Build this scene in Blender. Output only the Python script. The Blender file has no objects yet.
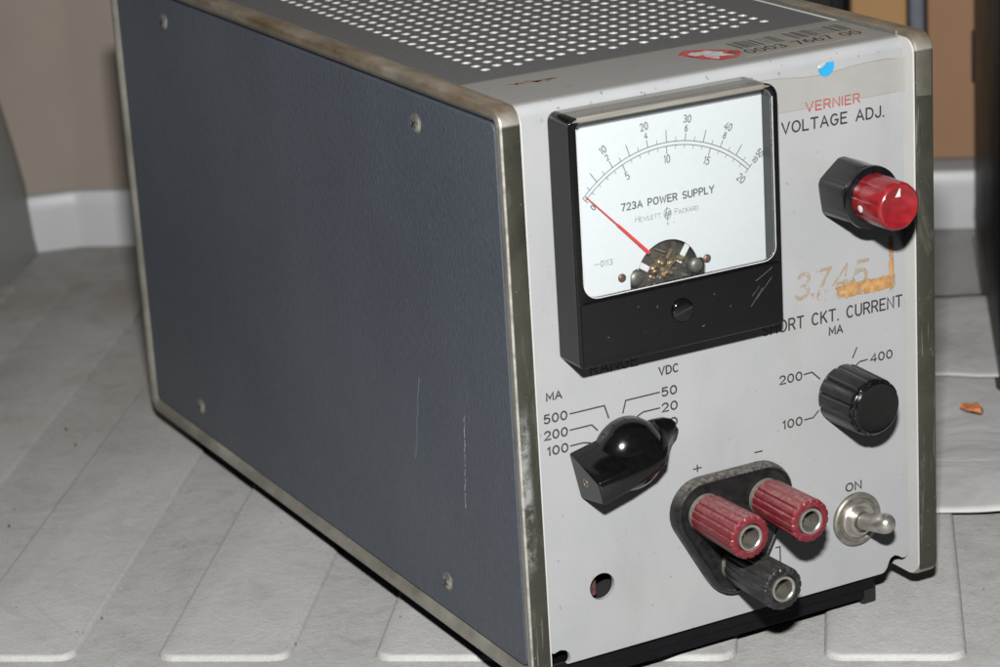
import bpy, bmesh, math, random
from mathutils import Vector, Matrix
random.seed(7)
S = bpy.context.scene
MM = 0.001
PI = math.pi

# ------------------------------------------------------------------ camera
FPX = 2675.077
CAM = Vector((-291.541, -560.525, 303.705))
R3 = Matrix(((0.8789753409633938, 0.19584513447260787, -0.4347953924338343),
             (-0.4732811993718531, 0.2466655096474929, -0.8456719415183898),
             (-0.05837170803930705, 0.9491052679517424, 0.309502720580652)))
cd = bpy.data.cameras.new('camera'); cam = bpy.data.objects.new('camera', cd)
S.collection.objects.link(cam); S.camera = cam
cam.matrix_world = Matrix.Translation(CAM*MM) @ R3.to_4x4()
cd.sensor_fit = 'HORIZONTAL'; cd.sensor_width = 36.0; cd.lens = FPX/1000*36.0
cd.clip_start = 0.01; cd.clip_end = 50
cd.dof.use_dof = True; cd.dof.focus_distance = 0.715; cd.dof.aperture_fstop = 25

# ------------------------------------------------------------------ world, flash, exposure
w = bpy.data.worlds.new('World'); S.world = w; w.use_nodes = True
w.node_tree.nodes['Background'].inputs[0].default_value = (0.80, 0.90, 1.0, 1)
w.node_tree.nodes['Background'].inputs[1].default_value = 0.035
ld = bpy.data.lights.new('flash', 'AREA'); ld.shape = 'RECTANGLE'; ld.size = 0.034; ld.size_y = 0.018
ld.energy = 9.7; ld.color = (0.995, 0.99, 0.985)
fl = bpy.data.objects.new('flash', ld); S.collection.objects.link(fl)
FL = Vector((-270, -533, 415))*MM
fl.location = FL
fl.rotation_euler = (Vector((0.08, 0.06, 0.07))-FL).to_track_quat('-Z', 'Y').to_euler()
S.view_settings.view_transform = 'Standard'; S.view_settings.look = 'None'
S.view_settings.exposure = 0; S.view_settings.gamma = 1
S.render.engine = 'CYCLES'
S.cycles.max_bounces = 8; S.cycles.diffuse_bounces = 0; S.cycles.glossy_bounces = 4; S.cycles.transparent_max_bounces = 16

# ------------------------------------------------------------------ materials
def rgb(c): return (c[0], c[1], c[2], 1.0)

class NT:
    def __init__(s, name):
        s.m = bpy.data.materials.new(name); s.m.use_nodes = True
        s.t = s.m.node_tree; s.n = s.t.nodes; s.l = s.t.links
        s.p = s.n['Principled BSDF']; s.co = s.n.new('ShaderNodeTexCoord')
        s.P = s.co.outputs['Object']
    def link(s, a, b): s.l.new(a, b)
    def mapping(s, scale=(1, 1, 1), rot=(0, 0, 0), loc=(0, 0, 0)):
        m = s.n.new('ShaderNodeMapping'); s.l.new(s.P, m.inputs[0])
        m.inputs['Scale'].default_value = scale; m.inputs['Rotation'].default_value = rot; m.inputs['Location'].default_value = loc
        return m.outputs[0]
    def noise(s, scale, detail=4, rough=.55, vec=None, dist=0):
        n = s.n.new('ShaderNodeTexNoise'); n.inputs['Scale'].default_value = scale
        n.inputs['Detail'].default_value = detail; n.inputs['Roughness'].default_value = rough
        n.inputs['Distortion'].default_value = dist
        s.l.new(vec if vec else s.P, n.inputs['Vector']); return n.outputs['Fac']
    def voro(s, scale, vec=None, feature='F1'):
        n = s.n.new('ShaderNodeTexVoronoi'); n.inputs['Scale'].default_value = scale; n.feature = feature
        s.l.new(vec if vec else s.P, n.inputs['Vector']); return n.outputs['Distance']
    def ramp(s, fac, a, b, ca=(0, 0, 0), cb=(1, 1, 1)):
        r = s.n.new('ShaderNodeValToRGB'); e = r.color_ramp.elements
        e[0].position = a; e[1].position = b; e[0].color = rgb(ca); e[1].color = rgb(cb)
        s.l.new(fac, r.inputs[0]); return r.outputs[0]
    def mix(s, fac, a, b, mode='MIX'):
        m = s.n.new('ShaderNodeMix'); m.data_type = 'RGBA'; m.blend_type = mode
        for i, v in ((0, fac), (6, a), (7, b)):
            if isinstance(v, (int, float)): m.inputs[i].default_value = v
            elif isinstance(v, tuple): m.inputs[i].default_value = rgb(v)
            else: s.l.new(v, m.inputs[i])
        return m.outputs[2]
    def math(s, op, a, b=0.0, clamp=False):
        m = s.n.new('ShaderNodeMath'); m.operation = op; m.use_clamp = clamp
        for i, v in ((0, a), (1, b)):
            if isinstance(v, (int, float)): m.inputs[i].default_value = v
            else: s.l.new(v, m.inputs[i])
        return m.outputs[0]
    def xyz(s):
        n = s.n.new('ShaderNodeSeparateXYZ'); s.l.new(s.P, n.inputs[0]); return n.outputs
    def band(s, v, a, b, soft=.0006):       # 1 between a and b (metres)
        x = s.math('DIVIDE', s.math('SUBTRACT', v, a), soft, True)
        y = s.math('DIVIDE', s.math('SUBTRACT', b, v), soft, True)
        return s.math('MULTIPLY', x, y)
    def dust(s, col, amt, lo=.15, hi=.85, dcol=(.25, .23, .20)):
        g = s.n.new('ShaderNodeNewGeometry'); sx = s.n.new('ShaderNodeSeparateXYZ'); s.l.new(g.outputs['Normal'], sx.inputs[0])
        m = s.math('MULTIPLY', s.ramp(sx.outputs[2], lo, hi), s.ramp(s.noise(800, 6, .8), .35, .7))
        return s.mix(s.math('MULTIPLY', m, amt), col, dcol)
    def bump(s, h, strength=.3, dist=.0002):
        b = s.n.new('ShaderNodeBump'); b.inputs['Strength'].default_value = strength; b.inputs['Distance'].default_value = dist
        s.l.new(h, b.inputs['Height']); s.l.new(b.outputs[0], s.p.inputs['Normal'])
    def set(s, col=None, rough=None, metal=None, **kw):
        for k, v in (('Base Color', col), ('Roughness', rough), ('Metallic', metal)):
            if v is None: continue
            if isinstance(v, (int, float)): s.p.inputs[k].default_value = v
            elif isinstance(v, tuple): s.p.inputs[k].default_value = rgb(v)
            else: s.l.new(v, s.p.inputs[k])
        for k, v in kw.items(): s.p.inputs[k.replace('_', ' ')].default_value = v
        return s.m

def simple(name, col, rough=.5, metal=0, var=.15, scale=300, bump=0.0, **kw):
    t = NT(name); n = t.noise(scale, 5)
    c = t.mix(t.ramp(n, .3, .7), tuple(x*(1-var) for x in col), tuple(min(1, x*(1+var)) for x in col))
    r = t.math('ADD', t.math('MULTIPLY', t.noise(scale*.6, 3), .2), rough-.1)
    if bump: t.bump(t.noise(scale*6, 4), bump)
    return t.set(c, r, metal, **kw)

M = {}
# painted front panel, light grey enamel with grime and tiny chips
t = NT('grey_enamel')
c = t.mix(t.ramp(t.noise(40, 5), .3, .75), (.355, .362, .365), (.400, .403, .400))
c = t.mix(t.math('MULTIPLY', t.ramp(t.noise(620, 2, .6), .705, .74), .55), c, (.17, .15, .13))
c = t.mix(t.math('MULTIPLY', t.ramp(t.noise(55, 6, .75, t.mapping((1, 1, .5)), .8), .52, .80), .30), c, (.30, .28, .245))
c = t.mix(t.math('MULTIPLY', t.ramp(t.noise(90, 6, .7, dist=.5), .60, .82), .25), c, (.42, .38, .30))
# dark specks and chips along the fold
xyz = t.xyz(); fold = t.band(xyz[2], .148, .1545, .002)
sp = t.ramp(t.noise(360, 4, .75), .635, .675)
c = t.mix(t.math('MULTIPLY', t.math('MULTIPLY', sp, fold), .85), c, (.09, .07, .06))
# top strip: greyer, brown marks
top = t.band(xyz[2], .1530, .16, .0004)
bm = t.ramp(t.noise(210, 4, .65, t.mapping((.6, 1, 1))), .66, .72)
c = t.mix(t.math('MULTIPLY', t.math('MULTIPLY', bm, top), .8), c, (.17, .10, .06))
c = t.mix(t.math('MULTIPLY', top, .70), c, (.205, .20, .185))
t.bump(t.noise(2500, 2), .06); M['enamel'] = t.set(c, t.math('ADD', t.math('MULTIPLY', t.noise(150), .25), .22))
M['enamel_side'] = simple('grey_enamel_side', (.56, .555, .53), .45, 0, .04, 60)
# frame metal with bronze patina
t = NT('patina_steel')
n = t.noise(45, 6, .65, t.mapping((1, .5, .5)), .6)
c = t.mix(t.ramp(n, .36, .66), (.27, .25, .20), (.46, .44, .39))
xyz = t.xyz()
frontm = t.band(xyz[1], -.01, .0011, .0005)
pat = t.mix(t.ramp(t.noise(95, 7, .75, t.mapping((1.4, 1, .35)), .4), .54, .86), (.070, .068, .052), (.27, .26, .22))
c = t.mix(frontm, c, pat)
corr = t.math('MULTIPLY', t.math('MULTIPLY', t.band(xyz[2], .030, .078, .008), t.band(xyz[0], -.001, .0036, .0012)), t.math('MULTIPLY', frontm, t.ramp(t.noise(160, 6, .75), .42, .60)))
c = t.mix(corr, c, (.40, .42, .40))
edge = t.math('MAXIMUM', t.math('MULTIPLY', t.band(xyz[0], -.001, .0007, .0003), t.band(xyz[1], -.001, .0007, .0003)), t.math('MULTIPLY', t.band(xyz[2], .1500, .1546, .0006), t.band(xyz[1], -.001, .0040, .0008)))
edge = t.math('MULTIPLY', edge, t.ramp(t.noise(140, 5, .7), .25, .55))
c = t.mix(t.math('MULTIPLY', edge, .8), c, (.66, .64, .58))  # highlight along front edge and top corners painted as paler metal
topm = t.band(xyz[2], .1502, .158, .0035)
c = t.mix(topm, c, t.mix(t.ramp(t.noise(120, 5, .7, t.mapping((1, .25, 1))), .35, .68), (.20, .135, .07), (.42, .37, .30)))
spk = t.ramp(t.noise(1400, 2, .5), .70, .76)
c = t.mix(t.math('MULTIPLY', spk, .5), c, (.60, .58, .52))
r = t.ramp(t.noise(260, 5), .3, .8, (.30, .30, .30), (.52, .52, .52))
scr = t.noise(900, 3, .6, t.mapping((1, 1, .04)))
c = t.mix(t.math('MULTIPLY', t.ramp(scr, .62, .72), .35), c, (.52, .50, .45))
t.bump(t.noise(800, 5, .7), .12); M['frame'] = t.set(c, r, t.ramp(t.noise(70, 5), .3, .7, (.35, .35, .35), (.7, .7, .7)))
# blue-grey vinyl side
t = NT('blue_grey_vinyl')
g = t.math('ADD', t.voro(950, t.mapping((1, 1.25, .6), (.35, 0, 0))), t.math('MULTIPLY', t.noise(1300, 3, .6, t.mapping((1, 1.4, .6))), .9))
c = t.mix(t.ramp(t.noise(12, 4), .3, .7), (.060, .070, .087), (.082, .094, .115))
c = t.mix(t.math('MULTIPLY', t.ramp(t.noise(1500, 2), .72, .78), .35), c, (.26, .28, .32))
c = t.mix(t.math('MULTIPLY', t.ramp(t.noise(60, 7, .75, t.mapping((1, 1.6, .35)), 1.), .60, .85), .30), c, (.15, .165, .20))
c = t.mix(t.math('MULTIPLY', t.ramp(t.noise(1000, 2, .5, t.mapping((1, 1.5, .6))), .45, .75), .35), c, (.125, .14, .165))
t.bump(g, .55, .00018); M['vinyl'] = t.set(c, t.math('ADD', t.math('MULTIPLY', t.noise(300), .2), .34))
M['scuff'] = simple('pale_scuff', (.42, .45, .50), .8)
M['scuff_soft'] = simple('soft_scuff', (.135, .155, .185), .7)
# perforated cover: charcoal wrinkle with bare hole edges
t = NT('charcoal_cover')
c = t.mix(t.ramp(t.noise(1800, 4, .7), .35, .7), (.075, .079, .083), (.165, .165, .162))
xyz = t.xyz(); c = t.mix(t.math('MULTIPLY', t.band(xyz[1], .030, .0375, .0012), .75), c, (.30, .25, .20))
t.bump(t.noise(2500, 4), .5); M['cover'] = t.set(c, .55)
M['hole_edge'] = simple('bare_hole_edge', (.43, .42, .41), .45, .1, .25, 900)
M['black_gloss'] = simple('black_bakelite', (.004, .004, .004), .15, 0, .3, 500)
M['black_knob'] = simple('black_knob_plastic', (.006, .006, .007), .22, 0, .4, 700, .05)
t = NT('dusty_black')
c = t.mix(t.ramp(t.noise(420, 6, .7), .45, .78), (.006, .006, .007), (.025, .023, .021))
c = t.dust(c, .9, .3, .95)
t.bump(t.noise(1500), .2); M['dusty_black'] = t.set(c, t.ramp(t.noise(300), .3, .7, (.25,)*3, (.6,)*3))
t = NT('meter_black')
c = t.mix(t.math('MULTIPLY', t.ramp(t.noise(500, 6, .8), .60, .75), .5), (.004, .004, .005), (.035, .035, .035))
M['meter_black'] = t.set(c, t.ramp(t.noise(90, 4), .3, .7, (.08,)*3, (.15,)*3), Specular_IOR_Level=.35)
M['inner_wall'] = simple('meter_inner_wall', (.035, .038, .046), .35)
M['paper_dial'] = simple('dial_paper', (.745, .765, .775), .6, 0, .02, 500)
M['ink'] = simple('dark_ink', (.035, .032, .032), .6)
M['ink_dial'] = simple('dial_ink', (.085, .085, .09), .7)
M['ink_faint'] = simple('dial_ink_faint', (.17, .17, .18), .7)
M['ink_red'] = simple('red_ink', (.40, .055, .05), .55)
M['needle'] = simple('red_needle', (.75, .05, .045), .5)
M['steel'] = simple('nickel_steel', (.50, .475, .43), .32, .85, .15, 500)
M['steel_dull'] = simple('dull_nickel', (.25, .24, .205), .5, .7, .3, 400)
M['brass'] = simple('old_brass', (.45, .33, .20), .4, .8, .3, 300)
t = NT('worn_red_plastic')
n = t.noise(650, 6, .75, t.mapping((1, .35, 1)))
c = t.dust(t.mix(t.ramp(n, .52, .78), (.155, .013, .02), (.30, .10, .10)), .75, .35, 1.0, (.40, .25, .24))
t.bump(t.noise(1500), .25); M['post_red'] = t.set(c, .42)
t = NT('worn_black_plastic')
c = t.mix(t.ramp(t.noise(600, 6, .75, t.mapping((1, .35, 1))), .52, .80), (.011, .011, .012), (.10, .095, .09))
c = t.dust(c, .25, .3, 1.0)
t.bump(t.noise(1500), .25); M['post_black'] = t.set(c, .38)
M['red_gloss'] = simple('glossy_red_plastic', (.25, .013, .017), .26, 0, .25, 400, Coat_Weight=.2)
M['white_dot'] = simple('white_paint', (.75, .74, .72), .5)
M['corroded'] = simple('corroded_collar', (.20, .19, .15), .6, .2, .3, 500)
M['black_steel'] = simple('black_chassis', (.005, .005, .006), .6, 0, .3, 200, Specular_IOR_Level=.15)
M['rubber'] = simple('black_rubber', (.009, .009, .009), .8)
M['blue_sticker'] = simple('blue_sticker_paper', (.03, .33, .62), .5, 0, .12, 400)
M['white_sticker'] = simple('torn_sticker_white', (.50, .485, .48), .7, 0, .35, 500)
M['label'] = simple('yellowed_label', (.285, .27, .235), .45, 0, .12, 200)
M['red_sticker'] = simple('red_sticker_paper', (.40, .075, .06), .7, 0, .5, 420)
M['crumb'] = simple('brown_crumb', (.16, .09, .045), .8, 0, .6, 60)
M['brown_red'] = simple('brown_red_component', (.11, .045, .04), .6, 0, .5, 500)
M['brown_stain'] = simple('brown_stain', (.22, .165, .125), .8, 0, .4, 600)
M['orange'] = simple('orange_scrap', (.66, .23, .09), .7, 0, .3, 500)
M['dark_metal'] = simple('dark_magnet_metal', (.10, .09, .075), .35, .5, .6, 500)
M['old_copper'] = simple('old_copper', (.20, .12, .08), .45, .6, .5, 700)
M['glint'] = simple('pale_glint', (.62, .62, .60), .12, 0, .1, 200)
def clearish(name, col, alpha, rough):
    t = NT(name); t.set(col, rough)
    tr = t.n.new('ShaderNodeBsdfTransparent'); mx = t.n.new('ShaderNodeMixShader')
    mx.inputs[0].default_value = alpha
    t.l.new(tr.outputs[0], mx.inputs[1]); t.l.new(t.p.outputs[0], mx.inputs[2])
    t.l.new(mx.outputs[0], t.n['Material Output'].inputs[0]); return t, mx
t, mx = clearish('clear_tape', (.50, .455, .36), .3, .25)
t.l.new(t.ramp(t.noise(120, 5), .3, .75, (.10,)*3, (.26,)*3), mx.inputs[0]); M['tape'] = t.m
t, mx = clearish('glue_residue', (.52, .21, .045), .5, .7)
xyz = t.xyz()
e1 = t.math('MAXIMUM', t.band(xyz[2], .0845, .0893, .0008), t.band(xyz[0], .1180, .1202, .0004))
bl = t.math('MULTIPLY', t.band(xyz[0], .097, .121, .004), t.band(xyz[2], .084, .0935, .003))
fadex = t.math('DIVIDE', t.math('SUBTRACT', xyz[0], .078), .040, True)
zone = t.math('ADD', t.math('MULTIPLY', t.math('MULTIPLY', e1, fadex), .33), t.math('MULTIPLY', bl, .17))
nn = t.math('ADD', t.noise(320, 6, .72, t.mapping((1, 1, .7))), zone)
lim = t.math('MULTIPLY', t.band(xyz[0], .0868, .1205, .001), t.band(xyz[2], .0836, .101, .0015))
t.l.new(t.math('MULTIPLY', t.ramp(nn, .74, .86), lim), mx.inputs[0])
t.l.new(t.mix(t.ramp(t.noise(700), .3, .7), (.38, .17, .05), (.52, .33, .14)), t.p.inputs['Base Color']); M['residue'] = t.m
t, mx = clearish('glue_trace', (.50, .30, .12), .5, .7)
t.l.new(t.math('MULTIPLY', t.ramp(t.noise(480, 6, .8), .42, .66), .75), mx.inputs[0]); M['trace'] = t.m
# thin glass over the dial
t = NT('meter_glass')
gl = t.n.new('ShaderNodeBsdfGlossy'); gl.inputs['Roughness'].default_value = .02
tr = t.n.new('ShaderNodeBsdfTransparent'); tr.inputs[0].default_value = (.97, .98, .98, 1)
fr = t.n.new('ShaderNodeFresnel'); fr.inputs[0].default_value = 1.45
mx = t.n.new('ShaderNodeMixShader'); t.l.new(fr.outputs[0], mx.inputs[0]); t.l.new(tr.outputs[0], mx.inputs[1]); t.l.new(gl.outputs[0], mx.inputs[2])
t.l.new(mx.outputs[0], t.n['Material Output'].inputs[0]); M['glass'] = t.m
t, mx = clearish('clear_yellowed_plastic', (.34, .32, .28), .55, .15)
t.l.new(t.mix(t.ramp(t.noise(500, 4, .7, t.mapping((.03, 1, 1))), .35, .65), (.22, .20, .17), (.44, .42, .37)), t.p.inputs['Base Color']); M['meter_top'] = t.m
# boot liner floor
t = NT('grey_liner_plastic')
c = t.mix(t.ramp(t.noise(9, 8, .65, dist=.4), .30, .72), (.43, .425, .415), (.55, .545, .53))
c = t.mix(t.math('MULTIPLY', t.ramp(t.noise(26, 8, .8, dist=1.), .48, .74), .50), c, (.27, .255, .225))
c = t.mix(t.math('MULTIPLY', t.ramp(t.noise(75, 8, .8, t.mapping((1, 1.7, 1), (0, 0, .6)), 1.5), .56, .74), .40), c, (.64, .64, .62))
c = t.mix(t.math('MULTIPLY', t.ramp(t.noise(5, 4, .6), .56, .74), .45), c, (.27, .20, .14))
c = t.mix(t.ramp(t.noise(420, 3, .6), .735, .755), c, (.10, .075, .05))
# brown grime gathered in drifts at the far left and in streaks
gx = t.xyz(); far = t.math('DIVIDE', t.math('SUBTRACT', gx[1], .20), .22, True)
lf = t.math('DIVIDE', t.math('SUBTRACT', .30, gx[0]), .25, True)
gr = t.math('MULTIPLY', t.math('MULTIPLY', far, lf), t.ramp(t.noise(14, 7, .7, dist=.8), .36, .66))
c = t.mix(t.math('MULTIPLY', gr, .75), c, (.24, .17, .125))
c = t.mix(t.math('MULTIPLY', t.ramp(t.noise(34, 6, .7, t.mapping((3.2, .5, 1), (0, 0, -.62)), .6), .58, .76), .30), c, (.26, .20, .15))
c = t.mix(t.math('MULTIPLY', t.ramp(t.noise(1100, 3, .7), .35, .75), .45), c, t.mix(t.noise(700, 2), (.24, .235, .22), (.60, .59, .57)))
c = t.mix(t.math('MULTIPLY', t.ramp(t.noise(210, 7, .8, t.mapping((1, 2.2, 1), (0, 0, .9)), 2.), .66, .74), .5), c, (.66, .66, .64))
c = t.mix(t.math('MULTIPLY', t.ramp(t.noise(160, 6, .8, t.mapping((1.8, 1, 1), (0, 0, .3)), 1.), .64, .76), .40), c, (.20, .17, .14))
# grime caught in the channels beside the pads
low = t.band(gx[2], -.0099, -.0088, .0003)
c = t.mix(t.math('MULTIPLY', t.math('MULTIPLY', low, t.ramp(t.noise(90, 6, .8), .52, .68)), .28), c, (.22, .165, .12))
h = t.math('ADD', t.noise(1300, 4, .7), t.math('MULTIPLY', t.noise(240, 6, .7), 1.2))
t.bump(h, .55, .0005); M['floor'] = t.set(c, t.ramp(t.noise(80), .3, .7, (.42,)*3, (.62,)*3))
M['lip'] = simple('pale_grey_trim', (.50, .505, .505), .45, 0, .05, 30)
M['arch'] = simple('grey_trim', (.30, .30, .29), .40, 0, .08, 20)
M['taupe'] = simple('taupe_trim', (.27, .225, .185), .8, 0, .08, 15)
t = NT('cardboard')
c = t.mix(t.ramp(t.noise(8, 3), .35, .7), (.32, .18, .10), (.38, .22, .13))
M['cardboard'] = t.set(c, .8)
M['carton_orange'] = simple('orange_carton', (.42, .24, .10), .7, 0, .05, 20)
M['slate'] = simple('slate_grey_plastic', (.15, .16, .19), .5)
M['case_black'] = simple('black_case_plastic', (.007, .0075, .008), .45, 0, .4, 60)
t = NT('white_paper')
c = t.mix(t.ramp(t.noise(22, 6, .7, dist=.6), .35, .70), (.50, .485, .475), (.62, .605, .59))
c = t.mix(t.math('MULTIPLY', t.ramp(t.noise(120, 6, .8), .62, .76), .35), c, (.34, .29, .24))
t.bump(t.noise(28, 4, .55, dist=1.0), .5, .003); M['paper'] = t.set(c, .75)
M['dark_gap'] = simple('dark_interior', (.012, .012, .013), .8)

# ------------------------------------------------------------------ helpers (all dimensions in millimetres)
def tag(o, label=None, cat=None, group=None, kind=None):
    if label: o['label'] = label
    if cat: o['category'] = cat
    if group: o['group'] = group
    if kind: o['kind'] = kind
    return o

def link(name, me, mats, parent=None, smooth=30, bev=0, seg=2):
    o = bpy.data.objects.new(name, me); S.collection.objects.link(o)
    for m in (mats if isinstance(mats, (list, tuple)) else [mats]): me.materials.append(M[m])
    if smooth:
        me.shade_smooth(); me.set_sharp_from_angle(angle=math.radians(smooth))
    if bev:
        b = o.modifiers.new('bevel', 'BEVEL'); b.width = bev*MM; b.segments = seg; b.limit_method = 'ANGLE'
        b.angle_limit = math.radians(40); b.harden_normals = False
    if parent:
        o.parent = parent; o.matrix_parent_inverse = Matrix.Translation(-wloc(parent))
    return o
def wloc(o):
    v = Vector(o.location)
    while o.parent: v = v + o.matrix_parent_inverse.translation + o.parent.location; o = o.parent
    return v

def empty(name, loc):
    o = bpy.data.objects.new(name, None); S.collection.objects.link(o); o.location = Vector(loc)*MM
    o.empty_display_size = .02; return o

def fin(name, bm, mats, parent=None, smooth=30, bev=0, seg=2):
    bmesh.ops.recalc_face_normals(bm, faces=bm.faces)
    for v in bm.verts: v.co *= MM
    me = bpy.data.meshes.new(name); bm.to_mesh(me); bm.free()
    return link(name, me, mats, parent, smooth, bev, seg)

def box(bm, x0, x1, y0, y1, z0, z1, mi=0):
    vs = [bm.verts.new((x, y, z)) for x in (x0, x1) for y in (y0, y1) for z in (z0, z1)]
    for f in ((0, 1, 3, 2), (4, 6, 7, 5), (0, 4, 5, 1), (2, 3, 7, 6), (0, 2, 6, 4), (1, 5, 7, 3)):
        bm.faces.new([vs[i] for i in f]).material_index = mi

def loft(bm, rings, cap0=True, cap1=True, closed=True, mi=0):
    R = [[bm.verts.new(p) for p in r] for r in rings]; n = len(R[0])
    for a, b in zip(R, R[1:]):
        for i in range(n if closed else n-1):
            j = (i+1) % n
            bm.faces.new((a[i], a[j], b[j], b[i])).material_index = mi
    if cap0: bm.faces.new(R[0]).material_index = mi
    if cap1: bm.faces.new(R[-1]).material_index = mi
    return R

def basis(d):
    d = Vector(d).normalized(); u = d.orthogonal().normalized(); return u, d.cross(u), d

def lathe(bm, c, d, prof, n=48, rad=None, cap0=True, cap1=True, up=None, mi=0):
    """prof: list of (distance along d, radius); rad(theta, r, s) shapes the section"""
    d = Vector(d).normalized()
    if up is None: u, v, d = basis(d)
    else: u = Vector(up); u = (u - d*u.dot(d)).normalized(); v = d.cross(u)
    c = Vector(c); rings = []
    for s, r in prof:
        ring = []
        for k in range(n):
            th = 2*PI*k/n; rr = rad(th, r, s) if rad else r
            ring.append(c + d*s + (u*math.cos(th) + v*math.sin(th))*rr)
        rings.append(ring)
    return loft(bm, rings, cap0, cap1, True, mi)

def rrect(x0, x1, z0, z1, r, n=6):
    rs = r if isinstance(r, (list, tuple)) else [r]*4    # order: br, tr, tl, bl
    P = []
    for (cx, cz, a, q) in ((x1-rs[0], z0+rs[0], -PI/2, rs[0]), (x1-rs[1], z1-rs[1], 0, rs[1]), (x0+rs[2], z1-rs[2], PI/2, rs[2]), (x0+rs[3], z0+rs[3], PI, rs[3])):
        for k in range(n+1):
            t_ = a + PI/2*k/n; P.append((cx+q*math.cos(t_), cz+q*math.sin(t_)))
    return P
def circ(cx, cz, r, n=32): return [(cx+r*math.cos(2*PI*k/n), cz+r*math.sin(2*PI*k/n)) for k in range(n)]

def plate_mesh(loops, y0, y1, bevel=0.0, bres=2):
    """filled outline (first loop) with holes in the XZ plane, from y0 (front) to y1 (back)"""
    cu = bpy.data.curves.new('tmp', 'CURVE'); cu.dimensions = '2D'; cu.fill_mode = 'BOTH'
    for L in loops:
        sp = cu.splines.new('POLY'); sp.points.add(len(L)-1); sp.use_cyclic_u = True
        for i, (x, z) in enumerate(L): sp.points[i].co = (x*MM, z*MM, 0, 1)
    cu.extrude = abs(y1-y0)/2*MM - bevel*MM; cu.bevel_depth = bevel*MM; cu.bevel_resolution = bres; cu.offset = -bevel*MM
    ob = bpy.data.objects.new('tmp', cu); S.collection.objects.link(ob)
    dg = bpy.context.evaluated_depsgraph_get(); me = bpy.data.meshes.new_from_object(ob.evaluated_get(dg), depsgraph=dg)
    bpy.data.objects.remove(ob); bpy.data.curves.remove(cu)
    ym = (y0+y1)/2*MM
    for v in me.vertices: x, y, z = v.co; v.co = (x, ym - z, y)
    bm = bmesh.new(); bm.from_mesh(me); bmesh.ops.remove_doubles(bm, verts=bm.verts, dist=1e-6)
    bmesh.ops.recalc_face_normals(bm, faces=bm.faces); bm.to_mesh(me); bm.free(); me.materials.clear()
    return me
def plate(name, loops, y0, y1, mats, parent, bevel=0.0, smooth=30):
    return link(name, plate_mesh(loops, y0, y1, bevel), mats, parent, smooth)

# ---- engraving style stroke letters
def arc(cx, cy, rx, ry, a0, a1, n=10):
    return [(cx+rx*math.cos(math.radians(a0+(a1-a0)*k/n)), cy+ry*math.sin(math.radians(a0+(a1-a0)*k/n))) for k in range(n+1)]
G = {
 'A': (.78, [[(0, 0), (.39, 1), (.78, 0)], [(.14, .34), (.64, .34)]]),
 'C': (.72, [arc(.38, .5, .38, .5, 50, 310, 16)]),
 'D': (.70, [[(0, 0), (0, 1), (.3, 1)]+arc(.3, .5, .40, .5, 90, -90, 12)+[(0, 0)]]),
 'E': (.60, [[(.6, 1), (0, 1), (0, 0), (.6, 0)], [(0, .52), (.5, .52)]]),
 'G': (.76, [arc(.38, .5, .38, .5, 50, 325, 16)+[(.74, .46), (.44, .46)]]),
 'H': (.68, [[(0, 0), (0, 1)], [(.68, 0), (.68, 1)], [(0, .52), (.68, .52)]]),
 'I': (.02, [[(0, 0), (0, 1)]]),
 'J': (.50, [[(.5, 1), (.5, .26)]+arc(.25, .25, .25, .25, 0, -180, 8)]),
 'K': (.66, [[(0, 0), (0, 1)], [(.62, 1), (0, .38)], [(.24, .60), (.66, 0)]]),
 'L': (.56, [[(0, 1), (0, 0), (.56, 0)]]),
 'M': (.84, [[(0, 0), (0, 1), (.42, .25), (.84, 1), (.84, 0)]]),
 'N': (.70, [[(0, 0), (0, 1), (.7, 0), (.7, 1)]]),
 'O': (.80, [arc(.4, .5, .4, .5, 90, 450, 24)]),
 'P': (.62, [[(0, 0), (0, 1), (.34, 1)]+arc(.34, .73, .28, .27, 90, -90, 8)+[(0, .46)]]),
 'R': (.66, [[(0, 0), (0, 1), (.36, 1)]+arc(.36, .74, .28, .26, 90, -90, 8)+[(0, .48)], [(.36, .48), (.66, 0)]]),
 'S': (.64, [arc(.33, .74, .29, .26, 40, 270, 10)+arc(.33, .25, .31, .25, 90, -145, 10)[1:]]),
 'T': (.70, [[(0, 1), (.7, 1)], [(.35, 1), (.35, 0)]]),
 'U': (.68, [[(0, 1), (0, .34)]+arc(.34, .34, .34, .34, 180, 360, 10)+[(.68, 1)]]),
 'V': (.76, [[(0, 1), (.38, 0), (.76, 1)]]),
 'W': (1.02, [[(0, 1), (.25, 0), (.51, .85), (.77, 0), (1.02, 1)]]),
 'Y': (.74, [[(0, 1), (.37, .48), (.74, 1)], [(.37, .48), (.37, 0)]]),
 '0': (.62, [arc(.31, .5, .31, .5, 90, 450, 20)]),
 '1': (.22, [[(0, .80), (.18, 1), (.18, 0)]]),
 '2': (.60, [arc(.30, .70, .29, .30, 165, -35, 10)+[(0, 0), (.62, 0)]]),
 '3': (.60, [arc(.29, .745, .26, .255, 150, -90, 9)+arc(.29, .25, .30, .25, 90, -150, 9)[1:]]),
 '4': (.64, [[(.5, 0), (.5, 1), (0, .28), (.66, .28)]]),
 '5': (.60, [[(.55, 1), (.1, 1), (.05, .55)]+arc(.29, .32, .30, .32, 130, -145, 12)]),
 '6': (.60, [[(.45, 1)]+arc(.45, .35, .45, .6, 100, 180, 6)+arc(.3, .3, .3, .3, 180, 540, 14)]),
 '7': (.60, [[(0, 1), (.6, 1), (.2, 0)]]),
 '8': (.60, [arc(.3, .76, .25, .24, 270, 630, 14), arc(.3, .26, .3, .26, 90, 450, 14)]),
 '.': (.06, [[(.0, .0), (.05, .0)]]),
 '+': (.66, [[(0, .5), (.66, .5)], [(.33, .16), (.33, .84)]]),
 '-': (.60, [[(0, .5), (.6, .5)]]),
}
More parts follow.
